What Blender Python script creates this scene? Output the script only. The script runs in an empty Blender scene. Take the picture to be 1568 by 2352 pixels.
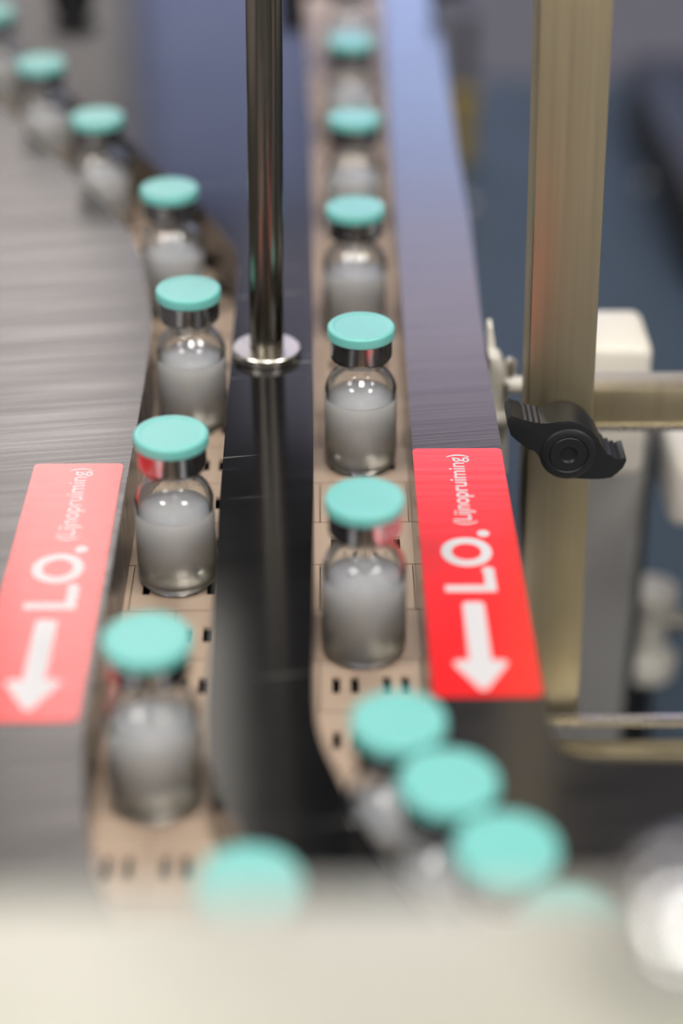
import bpy, bmesh, math, random
from mathutils import Vector, Matrix
random.seed(7)
S = 0.001                      # everything below is written in millimetres
scene = bpy.context.scene
col = scene.collection
def V(x, y, z): return Vector((x*S, y*S, z*S))

# ------------------------------------------------------------------ camera
cam = bpy.data.cameras.new('camera'); camo = bpy.data.objects.new('camera', cam); col.objects.link(camo)
cam.sensor_fit = 'VERTICAL'; cam.sensor_height = 36.0; cam.sensor_width = 24.0
cam.lens = 4350.0/2352*36.0
camo.location = V(-10.91, -519.81, 294.0)
camo.rotation_euler = (math.radians(90-31.0), 0, math.radians(-0.55))
cam.clip_start = 0.01; cam.clip_end = 50
cam.dof.use_dof = True
cam.dof.focus_distance = 0.552
cam.dof.aperture_fstop = 3.4
scene.camera = camo
# ------------------------------------------------------------------ world, exposure
w = bpy.data.worlds.new('world'); scene.world = w; w.use_nodes = True
w.node_tree.nodes['Background'].inputs[0].default_value = (0.6, 0.65, 0.7, 1)
w.node_tree.nodes['Background'].inputs[1].default_value = 0.15
vs = scene.view_settings
vs.view_transform = 'Standard'; vs.look = 'None'; vs.gamma = 1.0; vs.use_curve_mapping = False
vs.exposure = 0.0
scene.cycles.use_denoising = True
scene.cycles.caustics_refractive = True
scene.cycles.caustics_reflective = True
scene.cycles.blur_glossy = 0.5
scene.cycles.sample_clamp_indirect = 60.0
LAMP = 24.0                    # radiance of the ceiling panels

# ------------------------------------------------------------------ material helpers
def newmat(name):
    m = bpy.data.materials.new(name); m.use_nodes = True
    return m, m.node_tree, m.node_tree.nodes['Principled BSDF']
def setp(b, **k):
    names = dict(color='Base Color', metal='Metallic', rough='Roughness', ior='IOR', trans='Transmission Weight', coat='Coat Weight',
                 coat_rough='Coat Roughness', spec='Specular IOR Level', aniso='Anisotropic', sss='Subsurface Weight', emit='Emission Color',
                 emit_s='Emission Strength', aniso_rot='Anisotropic Rotation')
    for a, v in k.items():
        if isinstance(v, tuple) and len(v) == 3: v = (*v, 1)
        b.inputs[names[a]].default_value = v
def plain(name, color, rough=0.5, metal=0.0, noise=0.0, nscale=60, bump=0.0, **k):
    m, t, b = newmat(name); setp(b, color=color, rough=rough, metal=metal, **k)
    if noise or bump:
        tc = t.nodes.new('ShaderNodeTexCoord'); n = t.nodes.new('ShaderNodeTexNoise')
        n.inputs['Scale'].default_value = nscale; n.inputs['Detail'].default_value = 4
        t.links.new(tc.outputs['Object'], n.inputs['Vector'])
        if noise:
            r = t.nodes.new('ShaderNodeMapRange')
            r.inputs['To Min'].default_value = max(0.02, rough-noise); r.inputs['To Max'].default_value = min(1, rough+noise)
            t.links.new(n.outputs['Fac'], r.inputs['Value']); t.links.new(r.outputs[0], b.inputs['Roughness'])
        if bump:
            bp = t.nodes.new('ShaderNodeBump'); bp.inputs['Strength'].default_value = bump; bp.inputs['Distance'].default_value = 0.0003
            t.links.new(n.outputs['Fac'], bp.inputs['Height']); t.links.new(bp.outputs[0], b.inputs['Normal'])
    return m
def brushed(name, color, rough, streak=0.5, bump=0.15, rot=8.0, across=900.0, along=14.0, axis='X', dark=0.6, metal=1.0, spec=0.5, scratch=0.0):
    """brushed metal: long fine grooves running along one axis"""
    m, t, b = newmat(name); setp(b, color=color, rough=rough, metal=metal, spec=spec)
    N, L = t.nodes.new, t.links.new
    tc = N('ShaderNodeTexCoord'); mp = N('ShaderNodeMapping'); mp.inputs['Rotation'].default_value = (0, 0, math.radians(-rot))
    L(tc.outputs['Object'], mp.inputs['Vector'])
    def noise(sx, sy, sz, detail, rg):
        m2 = N('ShaderNodeMapping'); m2.inputs['Scale'].default_value = (sx, sy, sz); L(mp.outputs[0], m2.inputs['Vector'])
        n = N('ShaderNodeTexNoise'); n.inputs['Scale'].default_value = 1; n.inputs['Detail'].default_value = detail; n.inputs['Roughness'].default_value = rg
        L(m2.outputs[0], n.inputs['Vector']); return n
    sc = {'X': (along, across, along), 'Y': (across, along, along), 'Z': (across, across, along)}[axis]
    fine = noise(*sc, 3, 0.6)
    coarse = noise(sc[0]*0.5, sc[1]*0.16, sc[2]*0.5, 3, 0.6)
    add = N('ShaderNodeMath'); add.operation = 'ADD'; L(fine.outputs['Fac'], add.inputs[0]); L(coarse.outputs['Fac'], add.inputs[1])
    mr = N('ShaderNodeMapRange'); mr.inputs['From Min'].default_value = 0.65; mr.inputs['From Max'].default_value = 1.35
    mr.inputs['To Min'].default_value = rough*(1-streak*0.5); mr.inputs['To Max'].default_value = rough*(1+streak*0.5)
    L(add.outputs[0], mr.inputs['Value']); L(mr.outputs[0], b.inputs['Roughness'])
    cr = N('ShaderNodeMapRange'); cr.inputs['From Min'].default_value = 0.7; cr.inputs['From Max'].default_value = 1.2
    L(add.outputs[0], cr.inputs['Value'])
    mx = N('ShaderNodeMix'); mx.data_type = 'RGBA'
    mx.inputs['A'].default_value = (*[c*dark for c in color], 1); mx.inputs['B'].default_value = (*color, 1)
    L(cr.outputs[0], mx.inputs['Factor']); last = mx.outputs['Result']
    if scratch:                                     # a few long pale scratches across the plate
        sn = noise(18, 420, 18, 1, 0.4); sr = N('ShaderNodeMapRange'); sr.inputs['From Min'].default_value = 0.70; sr.inputs['From Max'].default_value = 0.76; sr.inputs['To Max'].default_value = scratch
        L(sn.outputs['Fac'], sr.inputs['Value'])
        m3 = N('ShaderNodeMix'); m3.data_type = 'RGBA'; m3.inputs['B'].default_value = (0.35, 0.34, 0.33, 1)
        L(sr.outputs[0], m3.inputs['Factor']); L(last, m3.inputs['A']); last = m3.outputs['Result']
    L(last, b.inputs['Base Color'])
    bp = N('ShaderNodeBump'); bp.inputs['Strength'].default_value = bump; bp.inputs['Distance'].default_value = 0.0002
    L(add.outputs[0], bp.inputs['Height']); L(bp.outputs[0], b.inputs['Normal'])
    return m
def emitter(name, color, strength):
    m, t, b = newmat(name); setp(b, color=(0.8, 0.8, 0.8), rough=0.5, emit=color, emit_s=strength); return m

M = {}
M['plate'] = brushed('milled_grey_plate', (0.050, 0.047, 0.046), 0.28, streak=0.6, bump=0.2, metal=0.0, spec=0.9, dark=0.65)
M['rail'] = brushed('dark_polished_plate', (0.007, 0.0072, 0.0078), 0.10, streak=0.25, bump=0.008, rot=10, along=25, metal=0.0, spec=0.42, dark=0.85, scratch=0.3)
M['rail2'] = brushed('dark_milled_plate', (0.022, 0.0215, 0.0225), 0.17, streak=0.6, bump=0.11, rot=8, metal=0.0, spec=0.6, dark=0.7)
M['post'] = brushed('satin_steel_post', (0.48, 0.42, 0.28), 0.44, streak=0.2, bump=0.015, metal=0.9, rot=0, axis='Z', across=500, along=6, dark=0.85)
M['rod'] = plain('polished_steel_rod', (0.22, 0.205, 0.175), 0.22, 1.0, noise=0.02, nscale=8)
M['steel'] = plain('bright_steel', (0.66, 0.63, 0.57), 0.28, 1.0, noise=0.06, nscale=300)
M['darksteel'] = plain('dark_steel', (0.16, 0.165, 0.17), 0.42, 1.0, noise=0.06, nscale=120)
M['belt'] = plain('tan_acetal_plastic', (0.62, 0.475, 0.36), 0.42, noise=0.08, nscale=500, bump=0.08)
M['under'] = plain('black_belt_bed', (0.012, 0.011, 0.011), 0.6, noise=0.1, nscale=80)
M['cap'] = plain('turquoise_polypropylene', (0.155, 0.515, 0.485), 0.5, noise=0.05, nscale=700, coat=1.0, coat_rough=0.4, spec=0.6, sss=0.6)
M['cap'].node_tree.nodes['Principled BSDF'].inputs['Subsurface Scale'].default_value = 0.004
M['cap'].node_tree.nodes['Principled BSDF'].inputs['Subsurface Radius'].default_value = (0.3, 1.0, 0.95)
M['alu'] = plain('aluminium_crimp', (0.46, 0.47, 0.49), 0.2, 1.0, noise=0.05, nscale=600)
M['rubber'] = plain('grey_rubber_stopper', (0.10, 0.10, 0.105), 0.6, noise=0.05, nscale=300)
M['red'] = plain('red_vinyl', (0.76, 0.009, 0.011), 0.22, noise=0.05, nscale=250, spec=0.55, coat=0.4, coat_rough=0.16)
M['white'] = plain('white_print', (0.54, 0.545, 0.565), 0.32, noise=0.05, nscale=250)
M['black'] = plain('black_nylon', (0.011, 0.012, 0.013), 0.38, noise=0.08, nscale=350, bump=0.1)
M['cream'] = plain('cream_painted_sheet', (0.385, 0.385, 0.33), 0.28, noise=0.05, nscale=40, spec=0.7)
M['ivory'] = plain('ivory_plastic', (0.76, 0.73, 0.65), 0.45, noise=0.05, nscale=200)
M['wht_plastic'] = plain('white_plastic', (0.84, 0.82, 0.74), 0.42, noise=0.05, nscale=200)
M['slate'] = plain('slate_blue_deck', (0.038, 0.066, 0.095), 0.55, noise=0.1, nscale=12)
M['blackbox'] = plain('black_cover', (0.008, 0.009, 0.011), 0.5, noise=0.08, nscale=30)
M['yellow'] = plain('yellow_plastic', (0.32, 0.22, 0.012), 0.5, noise=0.05, nscale=90)
M['grey'] = plain('grey_enamel', (0.30, 0.30, 0.29), 0.5, noise=0.06, nscale=30)
M['chrome'] = plain('chrome', (0.78, 0.80, 0.80), 0.18, 1.0, noise=0.04, nscale=150)
def glass_mat():
    m, t, b = newmat('clear_vial_glass'); N, L = t.nodes.new, t.links.new
    t.nodes.remove(b); out = t.nodes['Material Output']
    fr = N('ShaderNodeFresnel'); fr.inputs['IOR'].default_value = 1.48
    rf = N('ShaderNodeBsdfRefraction'); rf.inputs['IOR'].default_value = 1.48; rf.inputs['Roughness'].default_value = 0.0; rf.inputs['Color'].default_value = (0.99, 0.995, 0.99, 1)
    gl = N('ShaderNodeBsdfGlossy'); gl.inputs['Color'].default_value = (1, 1, 1, 1)
    nz = N('ShaderNodeTexNoise'); nz.inputs['Scale'].default_value = 120
    mr = N('ShaderNodeMapRange'); mr.inputs['To Min'].default_value = 0.05; mr.inputs['To Max'].default_value = 0.07
    L(nz.outputs['Fac'], mr.inputs['Value']); L(mr.outputs[0], gl.inputs['Roughness'])
    mx = N('ShaderNodeMixShader'); L(fr.outputs[0], mx.inputs[0]); L(rf.outputs[0], mx.inputs[1]); L(gl.outputs[0], mx.inputs[2]); L(mx.outputs[0], out.inputs['Surface'])
    return m
def liquid_mat():
    """cloudy liquid: greyish above, a glow painted in as cream at the bottom"""
    m, t, b = newmat('cloudy_liquid'); N, L = t.nodes.new, t.links.new
    setp(b, color=(0.9, 0.9, 0.9), rough=0.3, trans=0.35, ior=1.33, sss=1.0, spec=0.3)
    b.inputs['Subsurface Radius'].default_value = (1.0, 0.9, 0.75); b.inputs['Subsurface Scale'].default_value = 0.035
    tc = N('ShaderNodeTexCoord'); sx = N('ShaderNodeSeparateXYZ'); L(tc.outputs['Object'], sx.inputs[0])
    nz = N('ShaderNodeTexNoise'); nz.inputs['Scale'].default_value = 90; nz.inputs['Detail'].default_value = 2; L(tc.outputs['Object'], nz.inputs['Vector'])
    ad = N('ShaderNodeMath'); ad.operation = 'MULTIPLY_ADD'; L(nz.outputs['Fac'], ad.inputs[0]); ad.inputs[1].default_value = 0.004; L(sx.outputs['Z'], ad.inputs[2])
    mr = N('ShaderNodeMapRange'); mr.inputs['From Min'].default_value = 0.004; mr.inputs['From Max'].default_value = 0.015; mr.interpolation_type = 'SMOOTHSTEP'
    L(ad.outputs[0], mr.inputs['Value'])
    mx = N('ShaderNodeMix'); mx.data_type = 'RGBA'; mx.inputs['A'].default_value = (1.0, 0.97, 0.86, 1); mx.inputs['B'].default_value = (0.90, 0.90, 0.92, 1)  # cream stands in for light gathered at the vial base
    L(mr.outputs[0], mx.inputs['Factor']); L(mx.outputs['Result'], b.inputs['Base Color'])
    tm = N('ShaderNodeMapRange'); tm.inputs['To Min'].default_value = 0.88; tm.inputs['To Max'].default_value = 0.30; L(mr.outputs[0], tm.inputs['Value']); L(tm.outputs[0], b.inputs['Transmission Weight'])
    return m
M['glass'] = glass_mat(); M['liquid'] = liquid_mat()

# the stickers follow the brush marks of the plate beneath them
def add_plate_bump(m, strength):
    t = m.node_tree; b = t.nodes['Principled BSDF']; N, L = t.nodes.new, t.links.new
    tc = N('ShaderNodeTexCoord'); mp = N('ShaderNodeMapping'); mp.inputs['Rotation'].default_value = (0, 0, math.radians(-8)); mp.inputs['Scale'].default_value = (22, 380, 22)
    n = N('ShaderNodeTexNoise'); n.inputs['Scale'].default_value = 1; n.inputs['Detail'].default_value = 4
    L(tc.outputs['Object'], mp.inputs['Vector']); L(mp.outputs[0], n.inputs['Vector'])
    bp = N('ShaderNodeBump'); bp.inputs['Strength'].default_value = strength; bp.inputs['Distance'].default_value = 0.0003
    L(n.outputs['Fac'], bp.inputs['Height']); L(bp.outputs[0], b.inputs['Normal'])
add_plate_bump(M['red'], 0.18); add_plate_bump(M['white'], 0.18)

# ------------------------------------------------------------------ mesh helpers
def link(name, me, mat, parent=None, smooth=False):
    if mat: me.materials.append(M[mat] if isinstance(mat, str) else mat)
    o = bpy.data.objects.new(name, me); col.objects.link(o)
    if parent: o.parent = parent
    if smooth:
        for p in me.polygons: p.use_smooth = True
    return o
def finish(bm, name, mat, parent=None, smooth=False, autosmooth=None):
    bmesh.ops.recalc_face_normals(bm, faces=bm.faces[:])
    me = bpy.data.meshes.new(name); bm.to_mesh(me); bm.free()
    o = link(name, me, mat, parent, smooth)
    if autosmooth is not None:
        for p in me.polygons: p.use_smooth = True
        me.set_sharp_from_angle(angle=math.radians(autosmooth))
    return o
def tag(o, label=None, cat=None, group=None, kind=None):
    if label: o['label'] = label
    if cat: o['category'] = cat
    if group: o['group'] = group
    if kind: o['kind'] = kind
    return o
def thing(name, loc, label, cat, group=None, rot=(0, 0, 0)):
    o = bpy.data.objects.new(name, None); col.objects.link(o); o.location = V(*loc); o.rotation_euler = rot
    o.empty_display_size = 0.01
    return tag(o, label, cat, group)
def add_box(bm, x0, x1, y0, y1, z0, z1, bevel=0.0, seg=2):
    r = bmesh.ops.create_cube(bm, size=1.0)
    for v in r['verts']:
        v.co = V(x0+(v.co.x+0.5)*(x1-x0), y0+(v.co.y+0.5)*(y1-y0), z0+(v.co.z+0.5)*(z1-z0))
    if bevel:
        es = list({e for v in r['verts'] for e in v.link_edges})
        bmesh.ops.bevel(bm, geom=es, offset=bevel*S, segments=seg, affect='EDGES', profile=0.5)
def box(name, mat, x0, x1, y0, y1, z0, z1, bevel=0.0, parent=None, seg=2):
    bm = bmesh.new(); add_box(bm, x0, x1, y0, y1, z0, z1, bevel, seg)
    return finish(bm, name, mat, parent, autosmooth=40 if bevel else None)
def add_lathe(bm, prof, n=48, close=False):
    """profile of (radius, z) turned about the z axis"""
    rings = []
    for r, z in prof:
        if r < 1e-6: rings.append([bm.verts.new(V(0, 0, z))])
        else: rings.append([bm.verts.new(V(r*math.cos(2*math.pi*i/n), r*math.sin(2*math.pi*i/n), z)) for i in range(n)])
    for a, b in zip(rings, rings[1:]):
        for i in range(n):
            j = (i+1) % n
            if len(a) == 1 and len(b) == 1: continue
            if len(a) == 1: bm.faces.new((a[0], b[i], b[j]))
            elif len(b) == 1: bm.faces.new((a[i], a[j], b[0]))
            else: bm.faces.new((a[i], a[j], b[j], b[i]))
def lathe(name, mat, prof, parent=None, n=48, angle=35):
    bm = bmesh.new(); add_lathe(bm, prof, n)
    return finish(bm, name, mat, parent, autosmooth=angle)
def add_prism(bm, pts, z0, z1, bevel=0.0, seg=2, round_corners=()):
    lo = [bm.verts.new(V(x, y, z0)) for x, y in pts]; hi = [bm.verts.new(V(x, y, z1)) for x, y in pts]
    n = len(pts)
    bm.faces.new(lo[::-1]); top = bm.faces.new(hi)
    for i in range(n): bm.faces.new((lo[i], lo[(i+1) % n], hi[(i+1) % n], hi[i]))
    if bevel: bmesh.ops.bevel(bm, geom=list(top.edges), offset=bevel*S, segments=seg, affect='EDGES', profile=0.5)
def smooth_path(pts, sub=5):
    """Catmull-Rom through the points, so that bends are rounded"""
    out = []
    for i in range(len(pts)-1):
        p0 = pts[max(i-1, 0)]; p1 = pts[i]; p2 = pts[i+1]; p3 = pts[min(i+2, len(pts)-1)]
        for k in range(sub):
            t = k/sub
            out.append(tuple(0.5*((2*b)+(c-a)*t+(2*a-5*b+4*c-d)*t*t+(-a+3*b-3*c+d)*t**3) for a, b, c, d in zip(p0, p1, p2, p3)))
    out.append(pts[-1]); return out
def cyl_between(name, mat, a, b, r, parent=None, n=24, bevel=0.0):
    bm = bmesh.new(); a = Vector(a); b = Vector(b); L = (b-a).length; c = bevel
    add_lathe(bm, [(0, 0), (r-c, 0), (r, c), (r, L-c), (r-c, L), (0, L)] if c else [(0, 0), (r, 0), (r, L), (0, L)], n)
    q = (b-a).normalized().to_track_quat('Z', 'Y').to_matrix().to_4x4(); q.translation = a*S
    bmesh.ops.transform(bm, matrix=q, verts=bm.verts)
    return finish(bm, name, mat, parent, autosmooth=35)
def struct(o): o['kind'] = 'structure'; return o

# ================================================================== THE ROOM
RX0, RX1, RY0, RY1, RZ0, RZ1 = -2300, 2300, -1800, 2300, -900, 2450
M['wall'] = plain('warm_white_wall', (0.66, 0.62, 0.59), 0.7, noise=0.1, nscale=6)
M['wall_dark'] = plain('dark_grey_wall', (0.075, 0.078, 0.085), 0.6, noise=0.1, nscale=6)
M['floor'] = plain('grey_floor', (0.48, 0.47, 0.54), 0.4, noise=0.1, nscale=6)
M['ceiling'] = plain('ceiling_grey', (0.16, 0.16, 0.165), 0.8, noise=0.1, nscale=6)
M['pillar'] = plain('white_pillar_paint', (0.78, 0.74, 0.69), 0.6, noise=0.08, nscale=8)
M['lamp'] = emitter('lamp_diffuser', (1.0, 0.955, 0.90), LAMP)
struct(box('floor', 'floor', RX0, RX1, RY0, RY1, RZ0-40, RZ0))
struct(box('ceiling', 'ceiling', RX0, RX1, RY0, RY1, RZ1, RZ1+40))
struct(box('wall_left', 'wall', RX0-40, RX0, RY0, RY1, RZ0, RZ1))
struct(box('wall_right', 'wall', RX1, RX1+40, RY0, RY1, RZ0, RZ1))
struct(box('wall_front_shade_band', 'wall_dark', RX0, RX1, RY0, RY0+20, RZ0, -250))  # unseen dark band, added to darken what the square post reflects
struct(box('wall_front', 'wall', RX0, RX1, RY0-40, RY0, RZ0, RZ1))
M['lilac'] = plain('lilac_grey_dado', (0.30, 0.31, 0.38), 0.6, noise=0.08, nscale=5)
struct(box('wall_back_dado', 'lilac', RX0, RX1, RY1-75, RY1-60, RZ0, 230))
struct(box('wall_back', 'wall_dark', RX0, RX1, RY1-60, RY1+40, RZ0, RZ1))
# unseen glowing panes added at the far wall, shaped for the plate reflections: (name no, x0, x1, z0, z1, colour, radiance)
for k, (x0, x1, z0, z1, c, e) in enumerate(((-610, -310, 900, 2380, (1.0, 0.90, 0.86), 5.0), (-290, -190, 1600, 2380, (1.0, 0.95, 0.85), 4.2), (-1500, -640, 760, 1290, (1.0, 0.90, 0.86), 2.7), (-610, -300, 300, 860, (0.92, 0.85, 0.82), 0.7),
        (-280, -20, 300, 860, (0.32, 0.45, 1.0), 0.85), (-165, -20, 880, 1250, (0.62, 0.65, 1.0), 0.6), (0, 420, 880, 1290, (0.95, 0.80, 1.0), 2.3), (0, 420, 300, 860, (0.42, 0.56, 1.0), 3.0))):
    m_ = emitter('glow_pane_face', c, e)
    wf = struct(box('window_%d' % (k+1), m_, x0, x1, RY1-70, RY1-62, z0, z1))
    for a in ((x0-10, x0, z0-10, z1+10), (x1, x1+10, z0-10, z1+10), (x0, x1, z0-10, z0), (x0, x1, z1, z1+10)):
        box('window_frame', 'grey', a[0], a[1], RY1-85, RY1-40, a[2], a[3], parent=wf)
lamps = [(-1400, 1500, 200), (1400, 1500, 200)]
# LED panels hung over the line, on wires
for x, y, z, wh in ((-850, -450, 1350, 'left of the line, nearer the far wall'), (850, -450, 1350, 'right of the line, nearer the far wall'), (-900, -1200, 1000, 'left of the line, away from the far wall'), (900, -1200, 1000, 'right of the line, away from the far wall'), (60, -800, 1350, 'straight above the line')):
    L_ = thing('hanging_light', (x, y, z), 'flat LED panel hanging on wires '+wh, 'lamp', 'LED panels hanging over the line')
    box('housing', 'grey', -215, 215, -195, 195, 4, 30, 3, parent=L_)
    box('diffuser', 'lamp', -200, 200, -180, 180, -2, 3, parent=L_)
    for wx in (-190, 190): cyl_between('wire', 'darksteel', (wx, 0, 30), (wx, 0, RZ1-z), 1.5, L_, 8)
for i, (x, y, h) in enumerate(lamps):
    L_ = thing('ceiling_light', (x, y, RZ1), 'square recessed ceiling light panel on the %s side of the far wall' % ('left' if x < 0 else 'right'), 'ceiling light', 'ceiling light panels')
    bm = bmesh.new(); g = h-16
    for a in ((-h, -g, -h, h), (g, h, -h, h), (-g, g, -h, -g), (-g, g, g, h)): add_box(bm, *a, -25, 0)
    finish(bm, 'frame', 'grey', L_)
    box('diffuser', 'lamp', -g, g, -g, g, -14, -4, parent=L_)

# ================================================================== CONVEYOR BELTS
ROW, COLW = 23.4, 13.3
def link_mesh():
    """one belt link with four slots, top face at z = 0"""
    bm = bmesh.new()
    hx, hy = COLW-0.15, (ROW-0.55)/2
    xs = [-hx] + [c+d for c in (-COLW/2, COLW/2) for d in (-3.5, -1.4, 1.4, 3.5)] + [hx]; ys = [-hy, -3.6, 3.6, hy]
    def cell(i, j): return not (j == 1 and i in (1, 3, 5, 7))
    vt = {}
    def vv(i, j, k):
        if (i, j, k) not in vt: vt[(i, j, k)] = bm.verts.new(V(xs[i], ys[j], (0.0, -1.1)[k]))
        return vt[(i, j, k)]
    for i in range(9):
        for j in range(3):
            if not cell(i, j): continue
            bm.faces.new((vv(i, j, 0), vv(i+1, j, 0), vv(i+1, j+1, 0), vv(i, j+1, 0)))
            for (di, dj, a, b) in ((-1, 0, (i, j), (i, j+1)), (1, 0, (i+1, j), (i+1, j+1)), (0, -1, (i, j), (i+1, j)), (0, 1, (i, j+1), (i+1, j+1))):
                ii, jj = i+di, j+dj
                if not (0 <= ii < 9 and 0 <= jj < 3) or not cell(ii, jj):
                    bm.faces.new((vv(*a, 0), vv(*b, 0), vv(*b, 1), vv(*a, 1)))
    bmesh.ops.recalc_face_normals(bm, faces=bm.faces[:])
    me = bpy.data.meshes.new('belt_link'); bm.to_mesh(me); bm.free(); me.materials.append(M['belt']); return me
LINK = link_mesh()
left_path = [(-250, 505), (-160, 330), (-130, 258), (-99, 190), (-66, 114), (-54, 60), (-53.5, 0), (-53, -80), (-52.5, -165), (-45, -205), (-26, -246), (0, -290)]
right_path = [(0, 520), (0, 300), (0, 100), (0, -60), (0, -150), (5.4, -197), (13.8, -215), (23.6, -234), (35, -256), (52, -290)]
def dist_to(path, x, y):
    best = 1e9
    for (ax, ay), (bx, by) in zip(path, path[1:]):
        dx, dy = bx-ax, by-ay; t = max(0, min(1, ((x-ax)*dx+(y-ay)*dy)/(dx*dx+dy*dy)))
        best = min(best, math.hypot(x-ax-t*dx, y-ay-t*dy))
    return best
belts = [thing('conveyor_belt', (-53, 0, 0), 'tan slotted plastic conveyor belt running under the left row of vials', 'conveyor belt', 'conveyor belts'),
         thing('conveyor_belt', (0, 0, 0), 'tan slotted plastic conveyor belt running under the middle row of vials', 'conveyor belt', 'conveyor belts')]
for r in range(-8, 28):
    y = -118.3 + ROW*(r-0)
    y = y if y else 0
    for c in range(-12, 6):
        x = -6.0 + COLW/2 + COLW*(2*c + r % 2)
        dl, dr = dist_to(left_path, x, y), dist_to(right_path, x, y)
        if y < -275 or min(dl, dr) > 30: continue
        b = belts[0] if dl < dr else belts[1]
        o = bpy.data.objects.new('belt_link', LINK); col.objects.link(o); o.parent = b
        o.location = V(x, y, 0)-b.location
struct(box('machine_bed', 'under', -330, 46, -420, 640, -40, -14))

# ================================================================== GUIDE PLATES
ZP = 25.0
left_edge = smooth_path([(-250, 480), (-150, 269), (-109, 186), (-81.5, 124.5), (-69.2, 60), (-67.3, 10), (-67.3, -60), (-67.2, -160), (-65.5, -185), (-61, -212), (-46, -250), (-20, -300)])
mid_left = [(-232, 500), (-147, 329.3), (-112, 263), (-79.2, 198), (-56, 149.5)] + smooth_path([(-44.5, 115.5), (-42.3, 108), (-41.3, 96)], 4) + [(-40.8, 0), (-40.4, -80)] + smooth_path([(-39.6, -140), (-39.0, -172), (-35, -190), (-27.8, -210), (-8, -252)], 4)
mid_right = [(-21, 470), (-16.2, 235), (-14.6, 0)] + smooth_path([(-14.2, -130), (-13.9, -158), (-12.3, -173), (-8, -188), (-0.8, -208.6), (20, -252)], 5)
right_in = [(18.5, 470), (16.2, 235), (14.6, 0)] + smooth_path([(14.2, -100), (14.0, -160), (17.5, -190), (37, -228), (62, -276)], 5)
right_out = [(47, 470), (43, 209), (43, 140), (41.2, 60), (40.6, 20), (40.5, -100)] + smooth_path([(40.7, -150), (41.0, -168), (43.5, -178), (50, -181), (70, -182), (180, -184)], 5)
def guide_plate(name, pts, mat, label, top):
    bm = bmesh.new(); add_prism(bm, pts, 1.2, ZP, bevel=0.7, seg=1)
    o = finish(bm, name, mat); return tag(o, label, 'guide plate', 'guide plates beside the conveyor lanes')
guide_plate('guide_plate', left_edge[::-1] + [(-300, 480), (-300, -300)][:2], 'plate', 'wide grey milled guide plate carrying the faded pink-red sticker', ZP)
guide_plate('guide_plate', mid_left + mid_right[::-1], 'rail', 'dark polished guide plate between the two rows, thin rod standing on it', ZP)
guide_plate('guide_plate', right_in[::-1] + right_out + [(180, -276)], 'rail2', 'narrow dark milled guide plate carrying the bright red sticker', ZP)

# ================================================================== STICKERS
def text_mesh(body, size, offset=0.0):
    cu = bpy.data.curves.new('lettering', 'FONT'); cu.body = body; cu.size = size; cu.offset = offset; cu.extrude = 0.0; cu.resolution_u = 6
    o = bpy.data.objects.new('lettering_tmp', cu); col.objects.link(o)
    bpy.context.view_layer.update()
    me = bpy.data.meshes.new_from_object(o.evaluated_get(bpy.context.evaluated_depsgraph_get()))
    bpy.data.objects.remove(o); bpy.data.curves.remove(cu); return me
def place_text(me, parent, name, x_base, x_top, y0, y1, z):
    """letters read away from the camera: text x -> +Y, text y -> -X; stretched into the given box"""
    xs = [v.co.x for v in me.vertices]; ys = [v.co.y for v in me.vertices]
    ax, bx = min(xs), max(xs); ay, by = min(ys), max(ys)
    for v in me.vertices:
        u = (v.co.x-ax)/(bx-ax); q = (v.co.y-ay)/(by-ay)
        v.co = V(x_base+(x_top-x_base)*q, y0+(y1-y0)*u, z)
    o = link(name, me, 'white', parent); return o
def rounded_rect(x0, x1, y0, y1, r, n=5):
    out = []
    for cx, cy, a in ((x1-r, y1-r, 0), (x0+r, y1-r, 90), (x0+r, y0+r, 180), (x1-r, y0+r, 270)):
        for k in range(n+1):
            t = math.radians(a+90*k/n); out.append((cx+r*math.cos(t), cy+r*math.sin(t)))
    return out
def sticker(x, y, L, W, label, dx=0.0, dy=0.0):
    """origin at the near, inner corner"""
    t = thing('arrow_sticker', (x, y, ZP), label, 'sticker', 'line clearance stickers')
    bm = bmesh.new(); add_prism(bm, rounded_rect(0, W, 0, L, 1.6), 0.0, 0.18); finish(bm, 'vinyl_sheet', 'red', t)
    z = 0.22
    place_text(text_mesh('L.O.', 10, 0.35), t, 'lettering', 18.9+dx, 5.3+dx, 45.0+dy, 75.2+dy, z)
    place_text(text_mesh('(Lijnopruiming)', 10, 0.12), t, 'lettering', 16.2+dx, 9.6+dx, 78.2+dy, 117.2+dy, z)
    bm = bmesh.new()
    c = 12.2+dx
    sh = rounded_rect(c-2.75, c+2.75, 13.0+dy, 40.2+dy, 1.2, 3)
    def poly(p): bm.faces.new([bm.verts.new(V(a, b, z)) for a, b in p])
    poly(sh)
    head = [(c, 2.4+dy), (c+0.9, 2.9+dy), (c+6.4, 12.6+dy), (c+6.6, 13.8+dy), (c+5.6, 14.6+dy), (c-5.6, 14.6+dy), (c-6.6, 13.8+dy), (c-6.4, 12.6+dy), (c-0.9, 2.9+dy)]
    for v in head: pass
    bm.faces.new([bm.verts.new(V(a, b, z+0.02)) for a, b in head])
    me = bpy.data.meshes.new('arrow'); bm.to_mesh(me); bm.free(); link('arrow', me, 'white', t)
    for ch in t.children:
        if ch.name.startswith(('lettering', 'arrow')):
            for p in ch.data.polygons:
                if p.normal.z < 0: p.flip()
    return t
sticker(14.35, -157.6, 121.0, 26.0, 'bright saturated red sticker with white arrow on the narrow guide plate beside the post')
sticker(-94.6, -166.2, 121.6, 25.6, 'pale pinkish red sticker with white arrow, shining in the light on the wide plate', dx=1.2, dy=1.5)

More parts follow.
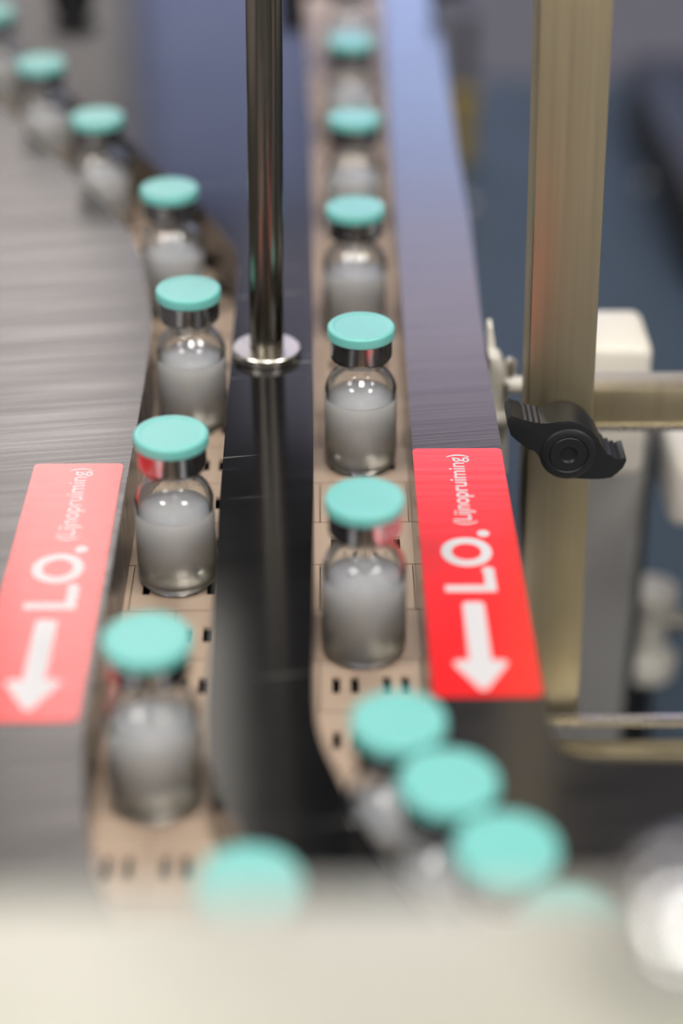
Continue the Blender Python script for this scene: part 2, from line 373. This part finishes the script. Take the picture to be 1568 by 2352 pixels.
# ================================================================== VIALS
def make_vial():
    root = bpy.data.objects.new('vial', None); col.objects.link(root); root.empty_display_size = 0.01
    outer = [(0, 0.5), (6.0, 0.45), (8.6, 0.0), (9.6, 0.15), (10.5, 0.8), (11.05, 1.8), (11.2, 3.2), (11.2, 25.0), (11.05, 26.8), (10.6, 28.4), (9.8, 30.1), (8.6, 31.6), (7.4, 32.7), (6.85, 33.6), (6.7, 34.8), (6.7, 36.6), (7.4, 37.4), (8.6, 37.8), (8.6, 41.5), (6.2, 41.5)]
    inner = [(5.6, 40.5), (5.6, 34.4), (5.9, 33.2), (6.7, 32.0), (8.0, 30.8), (9.1, 29.3), (9.8, 27.7), (10.1, 26.3), (10.15, 25.0), (10.15, 4.0), (9.8, 2.8), (9.0, 2.2), (7.5, 2.0), (0, 2.1)]
    lathe('glass_body', 'glass', outer+inner, root, 56, 60)
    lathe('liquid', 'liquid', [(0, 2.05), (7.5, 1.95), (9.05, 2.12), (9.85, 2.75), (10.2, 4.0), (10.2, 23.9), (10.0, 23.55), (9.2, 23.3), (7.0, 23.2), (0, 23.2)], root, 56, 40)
    lathe('stopper', 'rubber', [(0, 36.4), (4.6, 36.4), (5.5, 37.2), (5.5, 41.6), (8.2, 41.6), (8.2, 43.2), (0, 43.2)], root, 32, 35)
    lathe('aluminium_crimp', 'alu', [(7.3, 37.0), (8.3, 36.7), (9.0, 37.0), (9.4, 37.7), (9.45, 38.1), (9.45, 38.3), (9.45, 43.5), (9.45, 43.7), (9.0, 44.0), (8.3, 44.0), (8.3, 43.0), (8.7, 42.0), (8.7, 38.2), (7.4, 37.6), (7.3, 37.0)], root, 48, 50)
    lathe('flip_cap', 'cap', [(0, 43.9), (9.5, 43.9), (10.1, 44.05), (10.3, 44.4), (10.3, 44.6), (10.3, 46.5), (10.3, 46.7), (10.2, 47.1), (9.95, 47.38), (9.6, 47.5), (9.5, 47.5), (8.7, 47.5), (8.6, 47.5), (8.35, 47.42), (8.1, 47.3), (7.9, 47.3), (0, 47.3)], root, 64, 30)
    return root
vials = [
 ((1.5, 388), 'vial farthest up the middle row, at the top picture edge'),
 ((1.0, 288.5), 'blurred vial with a mint cap, second from the far end of the middle row'),
 ((0.8, 189.1), 'blurred vial third from the far end of the middle row'),
 ((-0.2, 95.8), 'vial in the middle row directly behind the sharp one level with the rod flange'),
 ((0.0, 0.0), 'sharp vial in the middle row level with the flange of the rod'),
 ((-0.9, -101.8), 'vial in the middle row whose crimp reflects the bright red sticker'),
 ((4.4, -195.2), 'first of the caps packed in a slanting queue below the bright red sticker'),
 ((14.0, -215.6), 'middle one of the three large blurred caps queuing towards the lower corner'),
 ((24.2, -236.0), 'largest blurred cap of the slanting queue at the lower corner'),
 ((34.6, -256.2), 'vial cap half hidden by the cream sheet, last of the slanting queue'),
 ((-161.0, 333.5), 'vial cut off by the picture edge at the far end of the left row'),
 ((-129.6, 258.3), 'blurred vial next to the cut-off one at the far left end'),
 ((-99.0, 190.1), 'blurred vial in the middle of the slanting far stretch of the left row'),
 ((-65.8, 114.0), 'vial at the bend of the left row, against the dark plate corner'),
 ((-53.9, 27.9), 'vial in the left row just behind the sharp one, level with the rod flange'),
 ((-53.0, -66.9), 'sharp vial in the left row whose crimp reflects the pale red sticker'),
 ((-51.9, -163.9), 'nearest whole vial of the left row, large and blurred beside the pale sticker'),
 ((-26.1, -245.7), 'vial cap half hidden behind the cream sheet below the dark guide plate'),
]
proto = make_vial()
for i, ((x, y), lab) in enumerate(vials):
    if i == 0: v = proto
    else:
        v = proto.copy(); col.objects.link(v)
        for ch in proto.children:
            c = ch.copy(); col.objects.link(c); c.parent = v
    v.location = V(x, y, 0); v.rotation_euler = (0, 0, random.uniform(0, 6.28))
    tag(v, 'turquoise-capped '+lab if 'cap' not in lab.split()[:4] else lab, 'vial', 'capped vials riding on the conveyors')

# ================================================================== ROD ON ITS FLANGE
rod = thing('support_rod', (-29.6, 26, ZP), 'polished round steel rod standing on a small flange on the dark guide plate', 'rod')
rod.rotation_euler = (0, math.radians(0.75), 0)
lathe('flange', 'steel', [(0, 0), (10.4, 0), (10.8, 0.3), (10.8, 2.5), (10.5, 2.8), (0, 2.8)], rod, 48, 30)
lathe('shaft', 'rod', [(0, 2.6), (5.4, 2.6), (5.4, 330), (0, 330)], rod, 40, 30)

# ================================================================== POST, CLAMP KNOB, RAILS ON THE RIGHT
post = thing('square_post', (63.6, 1.2, -93), 'square satin steel post standing beside the narrow guide plate, black knob on its face', 'post')
post.rotation_euler = (0, math.radians(-1.35), 0)
box('tube', 'post', -10, 10, -10, 10, 0, 430, 0.9, post)
knob = thing('wing_knob_clamp', (61.6, -9.5, 17.5), 'black two-winged plastic clamp knob screwed onto the square post', 'knob')
def xz_prism(bm, pts, y0, y1, bevel=0.0):
    lo = [bm.verts.new(V(x, y1, z)) for x, z in pts]; hi = [bm.verts.new(V(x, y0, z)) for x, z in pts]; n = len(pts)
    bm.faces.new(lo); f = bm.faces.new(hi[::-1])
    for i in range(n): bm.faces.new((lo[i], lo[(i+1) % n], hi[(i+1) % n], hi[i]))
    if bevel: bmesh.ops.bevel(bm, geom=list(f.edges), offset=bevel*S, segments=2, affect='EDGES', profile=0.6)
# outline of the two wings, point for point as the knob is turned on its stud, with grip ribs on both edges
wings = [(-18.8, 10.4), (-18.6, 11.8), (-17.4, 12.9), (-14.6, 11.9), (-13.8, 11.0), (-13.0, 11.6), (-12.2, 10.5), (-11.3, 11.1), (-10.5, 10.1), (-9.6, 10.7), (-8.8, 9.9), (-7.2, 10.3),
         (-3.9, 11.0), (0, 11.1), (3.4, 9.9), (6.4, 7.8), (8.7, 5.0), (10.3, 1.2), (11.3, 0.5), (12.0, -0.9), (13.0, -0.6), (13.6, -1.9), (14.6, -1.4), (15.3, -2.4), (16.2, -1.7), (17.4, -1.6),
         (17.6, -2.6), (16.8, -5.0), (15.0, -7.0), (13.8, -7.5), (13.0, -8.7), (11.8, -8.1), (11.0, -9.0), (9.8, -8.4), (9.0, -9.0), (7.4, -8.8), (3.7, -8.6), (0, -8.2), (-3.0, -7.4), (-5.4, -6.2), (-8.0, -2.8), (-9.2, 0.4),
         (-10.2, 0.7), (-10.9, 1.6), (-12.1, 1.5), (-12.8, 3.0), (-14.0, 2.9), (-14.8, 4.3), (-15.8, 4.5), (-17.6, 6.4)]
bm = bmesh.new(); xz_prism(bm, wings, -17.0, -6.0, 0.35); finish(bm, 'wings', 'black', knob, autosmooth=35)
def y_lathe(name, mat, prof, parent, n=40):
    bm = bmesh.new(); add_lathe(bm, [(r, -y) for r, y in prof], n)
    bmesh.ops.rotate(bm, verts=bm.verts, cent=(0, 0, 0), matrix=Matrix.Rotation(math.radians(90), 3, 'X'))
    return finish(bm, name, mat, parent, autosmooth=35)
y_lathe('hub', 'black', [(0, -15.4), (1.0, -15.5), (1.9, -16.1), (2.4, -17.4), (2.7, -17.8), (5.5, -17.8), (5.75, -17.5), (6.0, -17.8), (7.9, -17.75), (8.4, -17.4), (8.6, -16.8), (8.6, 0.0), (0, 0.0)], knob)
y_lathe('stud', 'darksteel', [(0, -15.45), (0.6, -15.5), (0.6, -14.0), (0, -14.0)], knob, 16)

bar = thing('cross_bar', (88, 26, 8.5), 'horizontal square steel bar running from behind the post to the picture edge', 'bar')
box('bar_tube', 'post', -16, 120, -6, 8, -7.2, 6.0, 0.8, bar)
box('bar_edge_strip', 'steel', -16, 120, -6.6, -5.9, -8.4, -6.8, 0, bar)
br = thing('clamp_bracket', (41.5, 30, 5), 'pale grey clamp bracket with studs between the guide plate and the post', 'bracket')
bm = bmesh.new(); xz_prism(bm, [(0.2, -24), (7.6, -24), (6.8, 4), (5.8, 12), (5.0, 16.2), (3.4, 18.4), (0.2, 18.8)], -5, 3, 0.6); finish(bm, 'plate', 'ivory', br, autosmooth=35)
xb = bmesh.new(); xz_prism(xb, [(0.3, 12), (3.0, 12), (2.4, 21), (1.6, 25.5), (0.3, 25.5)], 3, 10, 0.4); finish(xb, 'back_lug', 'ivory', br, autosmooth=35)
cyl_between('upper_spacer', 'wht_plastic', (5.5, -3, 8.2), (15.5, -3, 8.2), 2.8, br, bevel=0.4)
cyl_between('lower_spacer', 'wht_plastic', (0.5, -8, -1.6), (6.6, -8, -1.6), 2.5, br, bevel=0.4)
cyl_between('lower_washer', 'steel', (6.7, -8, -1.6), (7.6, -8, -1.6), 3.0, br)
lathe('bolt_head', 'steel', [(0, 14.5), (1.9, 14.5), (1.9, 19.0), (1.2, 20.3), (0, 20.8)], br, 20).location = V(7.4, -2, -3)
lathe('end_bolt', 'steel', [(0, 14.5), (1.2, 14.5), (1.5, 18.5), (1.0, 20.5), (0, 20.8)], br, 20).location = V(12.8, -2, -4)
cyl_between('stud_screw', 'steel', (6.0, -5, 10), (6.0, -5, -2), 1.0, br)

bx = thing('control_box', (91.5, 70, -11), 'ivory rounded box behind the cross bar beside the post', 'box')
bm = bmesh.new(); add_box(bm, -13, 9.6, -10, 22, -30, 21.5, 4.0, 4); finish(bm, 'housing', 'ivory', bx, autosmooth=40)
box('lid_seam', 'grey', -13.2, 9.8, -10.2, 22.2, -6.0, -5.2, 0, bx)
gp = thing('grey_upright', (94, 118, -230), 'wide grey aluminium upright behind the square post, below the cross bar', 'post')
box('profile', 'grey', -21, 17.0, -12, 25, 0, 190, 1.0, gp)
box('cap_strip', 'darksteel', 17.0, 21.0, -8, 20, 0, 184, 0.5, gp)
fit = thing('roller_fitting', (124, 135, -230), 'white flanged plastic roller standing low beside the grey upright', 'roller')
lathe('roller_body', 'wht_plastic', [(0, 50), (10, 50), (13, 52.5), (13, 59), (10, 62), (7.6, 65), (7.4, 83), (8.6, 85), (11, 87), (11, 93), (8.5, 94.5), (0, 94.5)], fit, 36, 30)
lathe('stand', 'darksteel', [(0, 0), (5, 0), (5, 50.5), (0, 50.5)], fit, 20, 30)
cyl_between('roller_stub', 'steel', (6, -2, 78), (22, -2, 78), 5.0, fit, bevel=0.8)
fit2 = thing('motor_cover', (128, 100, -64), 'pale blue-white blurred cover at the picture edge under the cross bar', 'cover')
bm = bmesh.new(); add_box(bm, -10, 40, -14, 26, -14, 12, 4, 3); finish(bm, 'shell', 'ivory', fit2, autosmooth=40)
box('base_collar', 'darksteel', 26, 40, -12, 24, -166, -13.5, 1, fit2)

tray = thing('tray', (110, -60, -93), 'steel tray edge with bright lip at the foot of the square post', 'tray')
box('top_lip', 'steel', -62, 140, 43, 48, 0.5, 2.5, 0.6, tray)
box('back_web', 'post', -62, 140, 30, 42, -9, -3, 1.2, tray)
box('front_rail', 'darksteel', -62, 140, -4, 26, -16, -10, 1.5, tray)
box('drip_ledge', 'post', -58, 140, -26, -10, -22, -19, 1.0, tray)
box('tray_floor', 'darksteel', -62, 140, -120, 46, -30, -24, 1.0, tray)
struct(box('machine_deck', 'slate', 46, 1100, -420, 1080, -250, -230))

# ================================================================== THINGS AT THE FAR END
def far_clamp(x, y, r, lab):
    t = thing('plate_clamp', (x, y, ZP), lab, 'clamp', 'dark clamps at the far end of the plates')
    lathe('foot', 'black', [(0, 0), (r, 0), (r, 7), (r*0.8, 9), (0, 9)], t, 28, 35)
    lathe('stem', 'darksteel', [(0, 8), (r*0.45, 8), (r*0.45, 14), (0, 14)], t, 20, 35)
    lathe('grip', 'black', [(0, 13), (r*0.9, 13.5), (r*1.1, 15), (r*1.1, 18), (r*0.8, 20), (0, 20)], t, 28, 35)
far_clamp(-138, 436, 11, 'black clamp at the far edge of the dark plate behind the left row')
far_clamp(-24, 444, 11, 'black clamp at the far edge beside the middle row of vials')
far_clamp(52, 436, 9, 'black clamp at the far end of the narrow guide plate')
yb = thing('yellow_handle', (94, 880, -230), 'blurred yellow handle on the machine deck between the plate and the post', 'handle')
lathe('grip', 'yellow', [(0, 0), (9, 0), (10, 6), (9, 40), (12, 52), (9, 60), (0, 62)], yb, 28, 30)
lathe('socket', 'darksteel', [(0, 61), (7, 61), (7, 120), (0, 120)], yb, 24, 30)
bb = thing('black_cabinet', (380, 800, -230), 'black cabinet on the machine deck at the right picture edge', 'cabinet')
box('carcass', 'blackbox', -150, 200, -160, 160, 0, 60, 8, bb)
box('door', 'blackbox', -140, 190, -163, -159, 6, 54, 1, bb)
def dome_bolt(x, y, r, lab):
    t = thing('dome_bolt', (x, y, -230), lab, 'bolt', 'dome bolts on the machine deck')
    lathe('washer', 'darksteel', [(0, 0), (r*1.8, 0), (r*1.8, 1.2), (0, 1.2)], t, 24, 30)
    lathe('head', 'chrome', [(0, 1.2), (r, 1.2), (r*0.95, r*0.5), (r*0.6, r*0.85), (0, r)], t, 24, 60)
dome_bolt(94, 790, 5, 'small dome bolt on the slate deck left of the square post')
dome_bolt(232, 830, 5, 'small dome bolt on the slate deck right of the square post')

# ================================================================== BLURRED SHEET CLOSE TO THE CAMERA
sheet = thing('cover_sheet', (0, -339.5, 131), 'cream sheet metal cover, very blurred along the bottom of the picture', 'cover')
bm = bmesh.new()
prof = [(0, -40), (0, -3), (-0.9, -0.9), (-3, 0), (-60, 0), (-60, -2), (-4, -2), (-2, -4), (-2, -40)]
va = [bm.verts.new(V(-160, y, z)) for y, z in prof]; vb = [bm.verts.new(V(120, y, z)) for y, z in prof]
n = len(prof); bm.faces.new(va); bm.faces.new(vb[::-1])
for i in range(n): bm.faces.new((va[i], va[(i+1) % n], vb[(i+1) % n], vb[i]))
finish(bm, 'folded_sheet', 'cream', sheet, autosmooth=35)
dk = thing('dome_fastener', (33.0, -357, 131), 'blurred shiny dome knob on the cream cover in the bottom corner', 'knob')
lathe('knob_head', 'chrome', [(0, 0), (5.5, 0), (5.5, 3), (8.0, 4.5), (9.6, 8), (9.2, 11.5), (7.2, 14.2), (4.0, 15.8), (0, 16.3)], dk, 40, 60)
lathe('collar', 'darksteel', [(0, 0), (6.0, 0), (6.0, 1.6), (0, 1.6)], dk, 32, 30)
